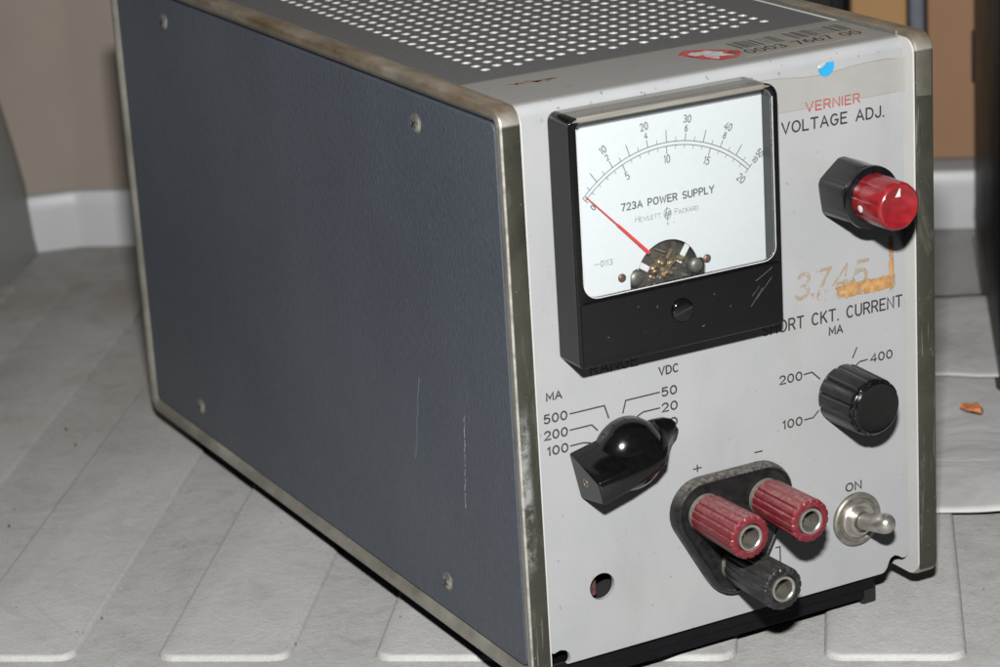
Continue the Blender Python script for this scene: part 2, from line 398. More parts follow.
def ribbon(bm, pts, wd, to3, h=.03):
    """flat raised stroke with round ends; pts 2D, to3 maps 2D + height to 3D"""
    P = [Vector(p) for p in pts]; Q = [P[0]]
    for p in P[1:]:
        if (p-Q[-1]).length > 1e-4: Q.append(p)
    P = Q
    if len(P) < 2: return
    closed = (P[0]-P[-1]).length < 1e-3
    r = wd/2; L, R, C = [], [], []
    n = len(P)
    for i, p in enumerate(P):
        if closed: a = P[i-1] if i else P[-2]; b = P[i+1] if i < n-1 else P[1]
        else: a = P[max(i-1, 0)]; b = P[min(i+1, n-1)]
        d1 = (p-a); d2 = (b-p)
        if d1.length < 1e-6: d1 = d2
        if d2.length < 1e-6: d2 = d1
        d1 = d1.normalized(); d2 = d2.normalized(); m = d1+d2
        if m.length < .3: m = d1
        m.normalize(); nn = Vector((-m.y, m.x)); k = r/max(.55, nn.dot(Vector((-d1.y, d1.x))))
        L.append(p+nn*k); R.append(p-nn*k); C.append(p)
    vl = [bm.verts.new(to3(q.x, q.y, h*.55)) for q in L]; vr = [bm.verts.new(to3(q.x, q.y, h*.55)) for q in R]
    vc = [bm.verts.new(to3(q.x, q.y, h)) for q in C]
    for i in range(n-1):
        bm.faces.new((vl[i], vl[i+1], vc[i+1], vc[i])); bm.faces.new((vc[i], vc[i+1], vr[i+1], vr[i]))
    if not closed:
        for i, j, s in ((0, 1, -1), (n-1, n-2, 1)):
            d = (P[i]-P[j]).normalized(); a0 = math.atan2(d.y, d.x)
            arcv = [bm.verts.new(to3(P[i].x+r*math.cos(a0-PI/2+PI*k/4), P[i].y+r*math.sin(a0-PI/2+PI*k/4), h*.55)) for k in range(1, 4)]
            ends = ([vr[i]] + arcv + [vl[i]]) if s == 1 else ([vl[i]] + arcv + [vr[i]])
            for a, b in zip(ends, ends[1:]): bm.faces.new((vc[i], a, b))
def front(y):           # lettering lying on the plane at depth y, facing the viewer
    return lambda x, z, h: (x, y-h, z)
def text(bm, s, x0, x1, z0, h, wd, to3, rot=0, pivot=None, slant=0):
    """letters of cap height h from x0 to x1 (x1 None: natural), baseline z0"""
    gap = .30; wds = [(.42 if c == ' ' else G[c][0]) for c in s]
    tot = sum(wds) + gap*(len(s)-1)
    k = h if x1 is None else (x1-x0)/tot
    ca, sa = math.cos(rot), math.sin(rot)
    px, pz = pivot if pivot else (x0, z0)
    x = 0
    for c, wc in zip(s, wds):
        if c != ' ':
            for st in G[c][1]:
                pp = []
                for (a, b) in st:
                    X = x0+(x+a)*k + slant*b*h; Z = z0+b*h
                    X, Z = px+(X-px)*ca-(Z-pz)*sa, pz+(X-px)*sa+(Z-pz)*ca
                    pp.append((X, Z))
                ribbon(bm, pp, wd, to3)
        x += wc+gap
def text_c(bm, s, cx, cz, h, wd, to3, rot=0, narrow=1.0):
    tot = (sum(G[c][0] for c in s)+.30*(len(s)-1))*h*narrow
    text(bm, s, cx-tot/2, cx+tot/2, cz-h/2, h, wd, to3, rot, (cx, cz))

# ------------------------------------------------------------------ setting: boot floor and trims (rotated frame)
A = math.radians(35.3); CA, SA = math.cos(A), math.sin(A)
def E(e1, e2, z): return (e1*CA+e2*SA, -e1*SA+e2*CA, z)
FZ = -8.0       # pad tops; the channels between them lie lower
def build_floor():
    bm = bmesh.new(); D = 1.6
    pads = []
    for k in range(-5, 5):
        e = 13.0+62*k
        pads.append((e, e+37.2, 39.0, 400.0 if e < 60 else 331.0))
    r = 4.6
    # one sheet: channels as a big quad, pads raised from it
    vs = [bm.verts.new(E(a, b, FZ-D)) for a, b in ((-1500, -900), (1200, -900), (1200, 1500), (-1500, 1500))]
    bm.faces.new(vs)
    for (a, b, c, d) in pads:
        rings = []
        for off, z in ((-.7, FZ-D-.3), (-.5, FZ-D+.25), (0, FZ-.4), (.45, FZ-.08), (1.0, FZ)):
            rings.append([E(x, y, z) for x, y in rrect(a+off, b-off, c+off, d-off, r-off, 6)])
        loft(bm, rings, False, True)
    return tag(fin('floor', bm, 'floor', smooth=50), kind='structure')
build_floor()

def sweep(bm, prof, path, mi=0):
    """prof: (outward offset, z); path: list of (e1, e2) with outward normals computed to the left"""
    rings = []
    for i, p in enumerate(path):
        a = Vector(path[max(i-1, 0)]); b = Vector(path[min(i+1, len(path)-1)]); d = (b-a).normalized(); nn = Vector((-d.y, d.x))
        rings.append([E(p[0]+nn.x*o, p[1]+nn.y*o, z) for o, z in prof])
    loft(bm, rings, False, False, False, mi)
bm = bmesh.new()
lipp = [(0, FZ-6), (0, 8), (.5, 13.0), (1.5, 14.6), (3, 15), (6, 15.0)]
# upstand running along the back of the floor with a bevelled corner at the left
LP = [(-290, 438), (-276, 446.5), (-252, 457.2), (-249, 458.1), (-246, 458.0), (-100, 457), (135, 456), (700, 452)]
sweep(bm, lipp, LP)
vs = [bm.verts.new(E(*q)) for q in ((40, 461, 15.02), (700, 457, 15.02), (700, 700, 15.02), (40, 700, 15.02))]; bm.faces.new(vs)
tag(fin('back_ledge', bm, 'lip', smooth=40), kind='structure')
bm = bmesh.new()
sweep(bm, [(5.5, 13), (7, 40), (12, 150), (30, 500)], LP[:-2]+[(42, 456.5)])
o = tag(fin('back_wall', bm, 'taupe', smooth=40), kind='structure')
bm = bmesh.new()
vs = [bm.verts.new(E(*q)) for q in ((-900, 640, -20), (900, 640, -20), (900, 660, 700), (-900, 660, 700))]
bm.faces.new(vs); tag(fin('far_wall', bm, 'taupe', smooth=0), kind='structure')
bm = bmesh.new()   # moulded wheel arch at the far left
rings = []
for e2 in (100, 250, 380, 420, 440, 452, 462, 466):
    k = 1.0 if e2 < 440 else max(.12, 1-((e2-440)/27)**2)
    prof = [(-264.5, -12), (-265.8, -3), (-266.5, 8), (-267.3, 20), (-270.0, 36), (-274.0, 56), (-281, 80), (-292, 104), (-320, 122), (-420, 130)]
    rings.append([E(a-(1-k)*9, e2, z) for a, z in prof])
loft(bm, rings, False, False, False)
tag(fin('side_wall', bm, 'arch', smooth=60), kind='structure')

# ------------------------------------------------------------------ loose things around the instrument
def ebox(bm, a0, a1, b0, b1, z0, z1, r=1.5, n=4, mi=0):
    rings = []
    for off, z in ((r, z0), (r*.3, z0+r*.3), (0, z0+r), (0, z1-r), (r*.3, z1-r*.3), (r, z1)):
        rings.append([E(x, y, z) for x, y in rrect(a0+off, a1-off, b0+off, b1-off, max(r*1.2-off, .2), n)])
    loft(bm, rings, mi=mi)

def sheet(name, a0, a1, b0, b1, rot, z, amp, seed, label):
    bm = bmesh.new(); rnd = random.Random(seed); nx, ny = 26, 26
    ph = [rnd.uniform(0, 6) for _ in range(6)]
    cx, cy = (a0+a1)/2, (b0+b1)/2; g = []
    for j in range(ny+1):
        for i in range(nx+1):
            u, v = i/nx, j/ny; x = (a0+(a1-a0)*u)-cx; y = (b0+(b1-b0)*v)-cy
            X = cx+x*math.cos(rot)-y*math.sin(rot); Y = cy+x*math.sin(rot)+y*math.cos(rot)
            d = .5+.5*math.sin(u*5+ph[0]+v*3)*math.cos(v*6+ph[1]-u*2)
            g.append(E(X, Y, z+amp*d+.35*math.sin(u*23+ph[2]+4*v)*amp*.4))
    V = [bm.verts.new(p) for p in g]
    for j in range(ny):
        for i in range(nx):
            q = j*(nx+1)+i; bm.faces.new((V[q], V[q+1], V[q+nx+2], V[q+nx+1]))
    o = fin(name, bm, 'paper', smooth=60)
    so = o.modifiers.new('thick', 'SOLIDIFY'); so.thickness = .00015
    return tag(o, label, 'paper', 'papers lying on the floor')
sheet('paper_sheet', 76, 190, 138, 272, .03, FZ+.25, 2.2, 3, 'crumpled white paper with the orange scrap on it, nearer of the two')
sheet('paper_sheet', 92, 176, 258, 350, -.05, FZ+1.9, 1.4, 9, 'smaller white paper lying farther back, overlapping the nearer sheet')
bm = bmesh.new()    # torn orange flake
pts = [(-3.6, 1.4), (-1.2, 3.6), (.6, 1.4), (2.6, 2.4), (4.2, .2), (3.4, -1.8), (.8, -1.2), (-1.6, .3)]
f0 = [bm.verts.new(E(121.6+a, 223+b*1.9, FZ+3.0+.5*math.sin(a))) for a, b in pts]
f1 = [bm.verts.new(E(121.6+a*.9, 223+b*1.7, FZ+4.0+.7*math.cos(a*2))) for a, b in pts]
bm.faces.new(f0); bm.faces.new(f1)
for i in range(len(pts)): j = (i+1) % len(pts); bm.faces.new((f0[i], f0[j], f1[j], f1[i]))
tag(fin('orange_scrap', bm, 'orange'), 'torn bright orange flake lying on the white paper', 'scrap')

cb = empty('cardboard_box', E(165, 500, 15.3)); tag(cb, 'plain brown cardboard box standing on the back ledge', 'cardboard box')
bm = bmesh.new(); ebox(bm, 115, 240, 474, 590, 15.4, 330, 1.5); fin('carton', bm, 'cardboard', cb)
bm = bmesh.new(); ebox(bm, 133, 137.4, 472.9, 474.2, 48, 70, .3); fin('handle_slot', bm, 'dark_gap', cb)
bm = bmesh.new(); ebox(bm, 84, 107.0, 476, 560, 15.4, 300, 1.2)
tag(fin('carton', bm, 'carton_orange'), 'narrow orange-brown carton beside the slate grey post at the back', 'carton')
bm = bmesh.new(); ebox(bm, 107.6, 114.4, 478, 500, 15.4, 300, 2)
tag(fin('post', bm, 'slate'), 'slate grey upright post between the two brown cartons', 'post')
pb = empty('equipment_box', E(20, 500, 15.4)); tag(pb, 'black ribbed box standing far back behind the perforated top', 'box')
bm = bmesh.new(); ebox(bm, -60, 83, 480, 560, 15.4, 250, 3); fin('shell', bm, 'case_black', pb)
for e in (48, 62, 76):
    bm = bmesh.new(); ebox(bm, e, e+3, 477, 482, 18, 246, .8); fin('rib', bm, 'case_black', pb)
bc = empty('black_case', E(180, 345, FZ)); tag(bc, 'black hard case with grey metal edging at the right edge', 'case')
bm = bmesh.new(); ebox(bm, 132.3, 260, 246, 436, FZ+2.2, 190, 4, 6); fin('shell', bm, 'case_black', bc, 40)
bm = bmesh.new()
for off, z0, z1 in ((-1.0, FZ+.3, FZ+2.0), (-.4, FZ+13, FZ+14)):
    rings = []
    for o_, z in ((3.0, z0), (0, z0+.4), (0, z1-.4), (3.0, z1)):
        rings.append([E(x, y, z) for x, y in rrect(132.3+off+o_, 260-off-o_, 246+off+o_, 436-off-o_, 5, 6)])
    loft(bm, rings)
fin('edging', bm, 'dark_metal', bc, 40)

# ------------------------------------------------------------------ the power supply
W, D, H, T = 130.0, 272.5, 154.7, 5.83
PY = 5.0      # plane of the grey front
psu = empty('power_supply', (65, 136, FZ))
tag(psu, 'old grey bench power supply with panel meter, knobs and blue-grey vinyl side', 'power supply')

def ring_loop(off, R0=4.8, n=6):
    return rrect(off, D-off, off, H-off, max(R0-off, .8), n)
def frame(xo, sgn):
    bm = bmesh.new(); rings = []
    b = .65
    sec = [(4.25, 2.6), (4.2, 1.7), (4.0, 1.4), (2.4, .08), (2.15, 0)]
    sec += [(b, 0)] + [(b-b*math.sin(a), b-b*math.cos(a)) for a in (PI/8, PI/4, 3*PI/8)] + [(0, b)]
    sec += [(0, T-.6), (.17, T-.17), (.6, T), (4.4, T)]
    for off, x in sec:
        rings.append([(xo+sgn*x, y, z) for y, z in ring_loop(off)])
    loft(bm, rings, False, False)
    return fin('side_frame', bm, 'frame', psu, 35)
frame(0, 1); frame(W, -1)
def side(xo, sgn, name='side_panel'):
    bm = bmesh.new()
    for x, o_ in ((.85, 4.62), ):
        lp = rrect(o_, D-o_, o_, H-o_, 2.2, 6)
        rings = [[(xo+sgn*4, y, z) for y, z in lp], [(xo+sgn*(x+.25), y, z) for y, z in lp],
                 [(xo+sgn*x, y, z) for y, z in rrect(o_+.25, D-o_-.25, o_+.25, H-o_-.25, 2.0, 6)]]
        loft(bm, rings)
    return fin(name, bm, 'vinyl', psu)
sp = side(0, 1); side(W, -1)
# screws of the left side
for y, z, an in ((48.3, 13.7, .4), (226, 13.7, 1.2), (48.3, 142.4, .9), (226, 142.4, .2)):
    bm = bmesh.new()
    lathe(bm, (1.2, y, z), (-1, 0, 0), [(0, 2.85), (.45, 2.85), (.65, 2.6), (.45, 2.3)], 28, cap1=False)
    fin('cup_washer', bm, 'steel_dull', sp)
    bm = bmesh.new()
    lathe(bm, (1.2, y, z), (-1, 0, 0), [(.4, 2.35), (.8, 2.1), (1.15, 1.3), (1.25, 0.4)], 28)
    fin('screw_head', bm, 'steel', sp, 60)
    bm = bmesh.new()
    for a in (an, an+PI/2):
        for s_ in (-1, 1):
            dy, dz = math.cos(a), math.sin(a)
            q = [(-1.42+.0, y+dy*t_-dz*w_, z+dz*t_+dy*w_) for t_, w_ in ((-1.5, -.3), (1.5, -.3), (1.5, .3), (-1.5, .3))]
        r0 = [(.30, b_, c_) for _, b_, c_ in q]; r1 = [(-.07, y+(b_-y)*.8, z+(c_-z)*.8) for _, b_, c_ in q]
        loft(bm, [r0, r1])
    fin('cross_slot', bm, 'dark_gap', sp)
# scuffs on the vinyl
def side_marks(name, mat, strokes):
    bm = bmesh.new()
    for pts, wd in strokes: ribbon(bm, pts, wd, lambda y, z, h: (.85-h, y, z), .02)
    return fin(name, bm, mat, sp)
rnd = random.Random(4)
st = []
zz = 67.0
while zz > 40:
    L_ = rnd.uniform(.4, 1.8); yy = 31.4+(67-zz)*.115+rnd.uniform(-.25, .25)
    st.append(([(yy, zz), (yy+rnd.uniform(-.1, .2), zz-L_)], rnd.uniform(.15, .4))); zz -= L_+rnd.uniform(.15, .9)
side_marks('white_scratch', 'scuff', st)
st = [([(57.8+.42*k+rnd.uniform(-.25, .25), 70-k*1.9) for k in range(14)], .75)]
side_marks('soft_scuff', 'scuff_soft', st)

# inner liner wall of the right-hand side (the pale strip seen beside the panel and under its corner)
bm = bmesh.new()
lp = rrect(.5, D-.6, .5, H-1.2, 4.2, 6)
loft(bm, [[(W-T-.05, y, z) for y, z in lp], [(W-T-.6, y, z) for y, z in lp]])
fin('liner_wall', bm, 'enamel_side', psu)
bm = bmesh.new()
lp = rrect(.9, D-.9, 1.2, H-1.6, 4.0, 6)
loft(bm, [[(T+.05, y, z) for y, z in lp], [(T+.6, y, z) for y, z in lp]])
fin('liner_wall', bm, 'enamel_side', psu)

# front panel with pilot hole and notched lower corners
BZ = 150.5
out = []
out += [(13.2, 2.2)]
out += [(x, 2.2) for x in (40, 80, 114.5)] + [(115.3, 2.5), (116.2, 3.4), (116.9, 5.2), (117.6, 6.2), (118.9, 6.7), (120.2, 6.2), (121.4, 5.3), (122.6, 5.2), (123.2, 5.9), (123.5, 8)]
out += [(123.55, BZ), (6.6, BZ), (6.6, 6.3), (8.2, 6.6)]
out += [(11.2+3.0*math.cos(a), 4.0+2.7*math.sin(a)) for a in (2.2, 1.57, 1.0, .4, -.1, -.5)] 
hole = circ(24.8, 21.4, 3.75, 36)
me = plate_mesh([out, hole], PY, PY+1.3)
bm = bmesh.new(); bm.from_mesh(me)
for v in bm.verts: v.co *= 1000
# folded top
RB = 3.1; prof = []
for k in range(9):
    a = PI/2*k/8; prof.append((PY+RB-RB*math.cos(a), BZ+RB*math.sin(a)))
prof += [(34.4, BZ+RB), (34.6, BZ+RB-.15), (34.6, BZ+RB-1.2)]
inner = [(y+1.1 if y < PY+RB else y, z-1.1) for y, z in prof[8::-1]]
ring = prof[:-1]+[(34.5, BZ+RB-1.1), (PY+RB, BZ+RB-1.1), (PY+1.2, BZ)]
loft(bm, [[(6.6, y, z) for y, z in ring], [(123.55, y, z) for y, z in ring]])
panel = fin('front_panel', bm, 'enamel', psu, 32)
# a dark box behind the pilot hole with its component
bm = bmesh.new(); loft(bm, [[(x, y, z) for x, z in circ(24.8, 21.4, 6, 20)] for y in (PY+1.35, PY+14)], False, True)
fin('hole_well', bm, 'dark_gap', panel)
bm = bmesh.new(); box(bm, 21.5, 25.4, 9, 13, 17.2, 22.6); fin('component', bm, 'brown_red', panel, bev=.5)

# top cover with punched rows
def perforated():
    bm = bmesh.new(); x0, dx, y0, dy = 22.0, 4.83, 48.4, 5.38
    r = 1.36; n = 14; ZT = BZ+RB-.35; ZB = ZT-.8
    NX, NY = 19, 33
    def quad(a, b, c, d, mi=0): bm.faces.new([bm.verts.new(p) for p in (a, b, c, d)]).material_index = mi
    for i in range(NX):
        cx = x0+i*dx; off = dy/2 if i % 2 else 0
        for j in range(NY):
            cy = y0+j*dy+off
            sq = []
            hw, hh = dx/2, dy/2
            for k in range(n):
                th = 2*PI*(k+.5)/n; c_, s_ = math.cos(th), math.sin(th); m = min(hw/abs(c_) if abs(c_) > 1e-6 else 1e9, hh/abs(s_) if abs(s_) > 1e-6 else 1e9)
                sq.append((cx+c_*m, cy+s_*m))
            corners = {2: (hw, hh)}
            O = []
            pts = [(hw, -hh), (hw, hh), (-hw, hh), (-hw, -hh)]
            # outer loop: merge the square's corners in by angle
            allp = [(math.atan2(py-cy, px-cx) % (2*PI), px, py, 0) for px, py in sq]
            vi = [bm.verts.new((cx+r*math.cos(2*PI*(k+.5)/n), cy+r*math.sin(2*PI*(k+.5)/n), ZT)) for k in range(n)]
            vb = [bm.verts.new((cx+(r-.12)*math.cos(2*PI*(k+.5)/n), cy+(r-.12)*math.sin(2*PI*(k+.5)/n), ZB)) for k in range(n)]
            vo = [bm.verts.new((px, py, ZT)) for px, py in sq]
            for k in range(n):
                q = (k+1) % n
                a0, a1 = 2*PI*(k+.5)/n, 2*PI*(k+1.5)/n; fc = [vi[k], vi[q], vo[q]]
                for px, py in pts:
                    an = math.atan2(py, px) % (2*PI)
                    if a0 < an < a1: fc.append(bm.verts.new((cx+px, cy+py, ZT)))
                fc.append(vo[k]); bm.faces.new(fc).material_index = 0
                bm.faces.new((vi[k], vb[k], vb[q], vi[q])).material_index = 1
        # filler below / above each column
        ya = y0+off-dy/2; yb = y0+off+(NY-.5)*dy
        quad((cx-dx/2, 35.0, ZT), (cx+dx/2, 35.0, ZT), (cx+dx/2, ya, ZT), (cx-dx/2, ya, ZT))
        quad((cx-dx/2, yb, ZT), (cx+dx/2, yb, ZT), (cx+dx/2, 266, ZT), (cx-dx/2, 266, ZT))
    for a, b in ((6.5, x0-dx/2), (x0+(NX-.5)*dx, 123.5)):
        quad((a, 35, ZT), (b, 35, ZT), (b, 266, ZT), (a, 266, ZT))
    quad((6.5, 35, ZT), (123.5, 35, ZT), (123.5, 35, ZT-1.5), (6.5, 35, ZT-1.5))
    return fin('perforated_cover', bm, ['cover', 'hole_edge'], psu, 25)
perforated()
bm = bmesh.new(); box(bm, 6.6, 123.4, 36, 266, 142, 143, 0); fin('inner_shelf', bm, 'dark_gap', psu)
bm = bmesh.new(); box(bm, 6.6, 123.4, 266.2, 268, 3, 153); fin('rear_panel', bm, 'enamel_side', psu)
bm = bmesh.new(); box(bm, 7.0, 113.6, 7.4, 262, -2.4, 1.9)
box(bm, 14, 110.6, 7.9, 16, -5.4, -2.3)
fin('chassis_bottom', bm, 'black_steel', psu, bev=.4)
for x, y in ((110.7, 11.2), (18, 18.2), (107, 235), (18, 235)):
    bm = bmesh.new(); box(bm, x, x+4.8, y-2, y+9, FZ+.02, -2.45); fin('foot', bm, 'rubber', psu, bev=.6)

# bright steel strip drawn for the highlight line where the frame meets the top
for xa in (T+.05, W-T-.35):
    bm = bmesh.new(); box(bm, xa, xa+.3, 8, 262, 153.4, 154.45); fin('edge_strip', bm, 'steel', psu, bev=.1)

# ---- lettering on the panel
to = front(PY)
def lettering(name, items, mat='ink'):
    bm = bmesh.new()
    for it in items:
        if it[0] == 't': _, s, x0, x1, z, h, wd = it; text(bm, s, x0, x1, z, h, wd, to, -.016 if x1-x0 > 20 else -.01, ((x0+x1)/2, z))
        else: _, pts, wd = it; ribbon(bm, pts, wd, to)
    return fin(name, bm, mat, panel, 0)
lettering('lettering', [('t', 'VERNIER', 92.6, 109.6, 138.2, 2.35, .42)], 'ink_red')
lettering('lettering', [('t', 'VOLTAGE ADJ.', 85.0, 117.3, 133.35, 2.8, .52)])
lettering('lettering', [('t', 'SHORT CKT. CURRENT', 77.2, 122.4, 79.6, 3.1, .52)])
lettering('lettering', [('t', 'MA', 98.5, 102.7, 75.8, 2.1, .50)])
lettering('lettering', [('t', 'RANGE', 24.6, 38.6, 80.15, 3.0, .5)])
lettering('lettering', [('t', 'MA', 11.4, 15.7, 76.1, 1.95, .46)])
lettering('lettering', [('t', 'VDC', 44.9, 50.7, 75.8, 2.1, .46)])
for s, a, b, z in (('500', 10.3, 16.9, 70.1), ('200', 10.2, 16.8, 65.65), ('100', 10.9, 16.7, 61.3), ('50', 45.5, 49.9, 69.9), ('20', 45.4, 49.9, 65.6), ('10', 45.7, 49.7, 61.1)):
    lettering('lettering', [('t', s, a, b, z, 2.2, .47)])
for s, a, b, z in (('200', 82.2, 89.2, 65.2), ('100', 82.9, 88.9, 52.4), ('400', 111.8, 118.9, 65.2)):
    lettering('lettering', [('t', s, a, b, z, 2.2, .46)])
lettering('lettering', [('t', 'ON', 102.9, 107.9, 29.5, 2.2, .48)])
lettering('polarity_mark', [('t', '+', 54.2, 56.6, 46.2, 2.6, .40)])
lettering('polarity_mark', [('t', '-', 73.6, 75.9, 46.6, 2.3, .42)])
for pts in ([(17.9, 71.2), (28.1, 71.2), (29.2, 67.6)], [(17.7, 66.8), (24.1, 66.8), (25.7, 65.0)], [(17.6, 62.5), (21.4, 62.5), (23.4, 62.0)],
            [(44.7, 71.2), (34.5, 71.2), (33.5, 68.0)], [(44.6, 66.9), (39.6, 66.9), (37.9, 66.2)], [(44.2, 62.4), (41.9, 62.4)],
            [(90.0, 66.4), (92.6, 66.5), (95.0, 64.1)], [(89.8, 53.5), (92.6, 53.5), (94.4, 55.1)], [(110.7, 66.3), (108.2, 66.2), (106.5, 65.2)],
            [(107.3, 70.4), (105.9, 67.8)],
            [(79.4, 18.8), (80.75, 18.75), (80.75, 13.6)]):
    lettering('leader_line', [('l', pts, .42)])

# ---- stickers, label, tape and glue on the panel
bm = bmesh.new(); V = [bm.verts.new(p) for p in ((86.6, PY-.03, 83.4), (120.8, PY-.03, 83.4), (120.8, PY-.03, 101.5), (86.6, PY-.03, 101.5))]; bm.faces.new(V)
fin('glue_residue', bm, 'residue', panel, 0)
bm = bmesh.new(); text(bm, '3745', 87.6, 110.5, 87.9, 6.6, 1.15, front(PY-.04), slant=.18); fin('glue_trace', bm, 'trace', panel, 0)
bs = plate('blue_sticker', [[(96.5, 149.5), (97.5, 149.9), (98.6, 150.25), (100.3, 150.35), (101.6, 150.3), (101.75, 149.1), (101.3, 147.9), (100.3, 147.0), (99.2, 146.6), (98.1, 146.8), (97.1, 147.6)]], PY-.12, PY-.02, 'blue_sticker', panel)
plate('torn_edge', [[(96.4, 149.2), (97.3, 149.1), (98.3, 149.5), (99.2, 150.5), (98.0, 150.5), (96.6, 150.0)]], PY-.2, PY-.13, 'white_sticker', bs)
bm = bmesh.new()
path = [(77.2, PY-.05), (121.5, PY-.05), (122.8, PY-.3), (124.0, PY-1.5), (124.15, .9), (124.5, -.06), (129.2, -.1), (130.1, .6), (130.12, 24)]
hi = [147.9, 148.0, 148.2, 148.8, 149.4, 150.0, 150.6, 150.8, 151]; lo = [139.3, 139.0, 138.9, 138.9, 138.8, 138.2, 137.8, 137.6, 137]
# denser along the first run so that its upper edge wanders
P2, H2, L2 = [], [], []
for i in range(12):
    k = i/12; P2.append((77.2+44.3*k, PY-.05)); H2.append(148.6-1.0*math.sin(k*3.4)+.3*math.sin(k*11)); L2.append(139.3-.3*k)
P2 += path[1:]; H2 += hi[1:]; L2 += lo[1:]
va = [bm.verts.new((x, y, z)) for (x, y), z in zip(P2, L2)]; vb = [bm.verts.new((x, y, z)) for (x, y), z in zip(P2, H2)]
for i in range(len(P2)-1): bm.faces.new((va[i], va[i+1], vb[i+1], vb[i]))
tp = fin('clear_tape', bm, 'tape', psu, 40)
bm = bmesh.new()
ribbon(bm, [(x, z) for (x, y), z in zip(P2[:13], H2[:13])], .22, front(PY-.05), .02); ribbon(bm, [(x, z) for (x, y), z in zip(P2[:13], L2[:13])], .16, front(PY-.05), .02)
fin('tape_edge', bm, simple and 'label', tp, 0)
ZT = BZ+RB
up = lambda x, y, h: (x, y, ZT+.06+h)
bm = bmesh.new(); V = [bm.verts.new((x, y, ZT+.05)) for x, y in ((79.5, 12.8), (117.0, 12.0), (122.8, 18.5), (123.2, 30.6), (84.2, 31.6), (81.0, 30.4))]
vv = bmesh.ops.extrude_face_region(bm, geom=[bm.faces.new(V)]); bmesh.ops.translate(bm, verts=[v for v in vv['geom'] if isinstance(v, bmesh.types.BMVert)], vec=(0, 0, -.05))
lb = fin('barcode_label', bm, 'label', panel, 0)
bm = bmesh.new(); x = 84.5; rnd = random.Random(12)
while x < 119:
    wd = rnd.choice((.35, .35, .7, 1.0))
    if not (98.5 < x < 101.5): ribbon(bm, [(x, 22.0), (x, 29.4)], wd, up, .02)
    x += wd+rnd.choice((.4, .5, .9))
fin('bars', bm, 'ink_dial', lb, 0)
bm = bmesh.new(); text(bm, '0003 7667 00', 83.0, 118.5, 15.6, 4.0, .62, up); fin('lettering', bm, 'ink', lb, 0)
def blob(name, mat, pts, z, parent, th=.04):
    bm = bmesh.new(); a = [bm.verts.new((x, y, z)) for x, y in pts]; b = [bm.verts.new((x, y, z-th)) for x, y in pts]
    bm.faces.new(a); bm.faces.new(b)
    for i in range(len(a)): j = (i+1) % len(a); bm.faces.new((a[i], a[j], b[j], b[i]))
    return fin(name, bm, mat, parent, 0)
rs = blob('red_sticker', 'red_sticker', [(67.4, 26.6), (71.0, 29.8), (76.0, 28.0), (82.6, 21.0), (81.8, 18.2), (78.3, 14.0), (73.0, 13.6), (69.8, 17.6), (68.6, 22.0)], ZT+.06, panel)
blob('torn_patch', 'white_sticker', [(69.6, 25.0), (71.6, 26.8), (74.0, 25.4), (75.6, 26.2), (78.6, 21.6), (77.0, 20.4), (78.8, 17.2), (75.0, 18.4), (73.4, 15.6), (71.8, 19.6), (72.6, 22.2), (70.2, 22.6)], ZT+.11, rs)
blob('torn_patch', 'ink_dial', [(78.6, 20.2), (80.8, 19.8), (80.2, 17.6), (78.4, 17.9)], ZT+.11, rs)
for bx_, by_, sc_ in ((22.5, 26.5, 1.7), (26.4, 25.3, 1.5), (18.6, 26.9, .8), (29.5, 26.2, .8)):
    blob('paint_chip', 'brown_stain', [(bx_+2.1*sc_*math.cos(k)*(1+.35*math.sin(3*k+bx_)), by_+1.0*sc_*math.sin(k)*(1+.4*math.cos(5*k))) for k in [2*PI*i/14 for i in range(14)]], ZT+.02, panel, .03)

# ---- panel meter
mt = empty('panel_meter', (46.4, PY, 118)); mt.parent = psu; mt.matrix_parent_inverse = Matrix.Translation(-wloc(psu))
X0, X1, Z0, Z1, YF = 15.9, 77.0, 86.3, 150.7, -5.6
oute = rrect(X0, X1, Z0, Z1, [1.2, 4.0, 2.4, 1.2], 6)
WX0, WX1, WZ0, WZ1 = 18.1, 75.0, 104.3, 149.2
win = rrect(WX0, WX1, WZ0, WZ1, [3.6, 2.2, 1.4, 4.2], 6)
me = plate_mesh([oute, win], YF, YF+1.15, .4, 3)
face = link('case_front', me, ['meter_black', 'meter_top'], mt, 35)
for pl in me.polygons:
    c_ = pl.center*1000
    if c_.z > 149.0 and 18.6 < c_.x < 71.5: pl.material_index = 1
# side walls: opaque black, the top wall yellowed clear plastic
def wall(name, mat, pts, closed=True):
    bm = bmesh.new(); n_ = len(pts)//2
    loft(bm, [[(x, y, z) for x, z in pts] for y in (YF+.75, PY+.02)]); return fin(name, bm, mat, mt, 35)
o1 = rrect(X0+.02, X1-.02, Z0+.02, Z1-.02, [1.2, 4.0, 2.4, 1.2], 6); i1 = rrect(X0+1.3, X1-1.35, Z0+1.3, Z1-1.3, [.6, 2.8, 1.4, .6], 6)
n7 = 7   # points per corner: br 0-6, tr 7-13, tl 14-20, bl 21-27
wall('case_wall', 'meter_black', o1[0:14]+i1[0:14][::-1])
wall('case_wall', 'meter_black', o1[14:28]+[o1[0]]+[i1[0]]+i1[14:28][::-1])
wall('case_top', 'meter_top', [o1[13], o1[14], i1[14], i1[13]])
bm = bmesh.new(); xx = X1-1.37; V = [bm.verts.new(p) for p in ((xx, YF+1.2, 99), (xx, PY, 99), (xx, PY, 146.6), (xx, YF+1.2, 146.6))]; bm.faces.new(V)
fin('inner_wall', bm, 'inner_wall', mt, 0)
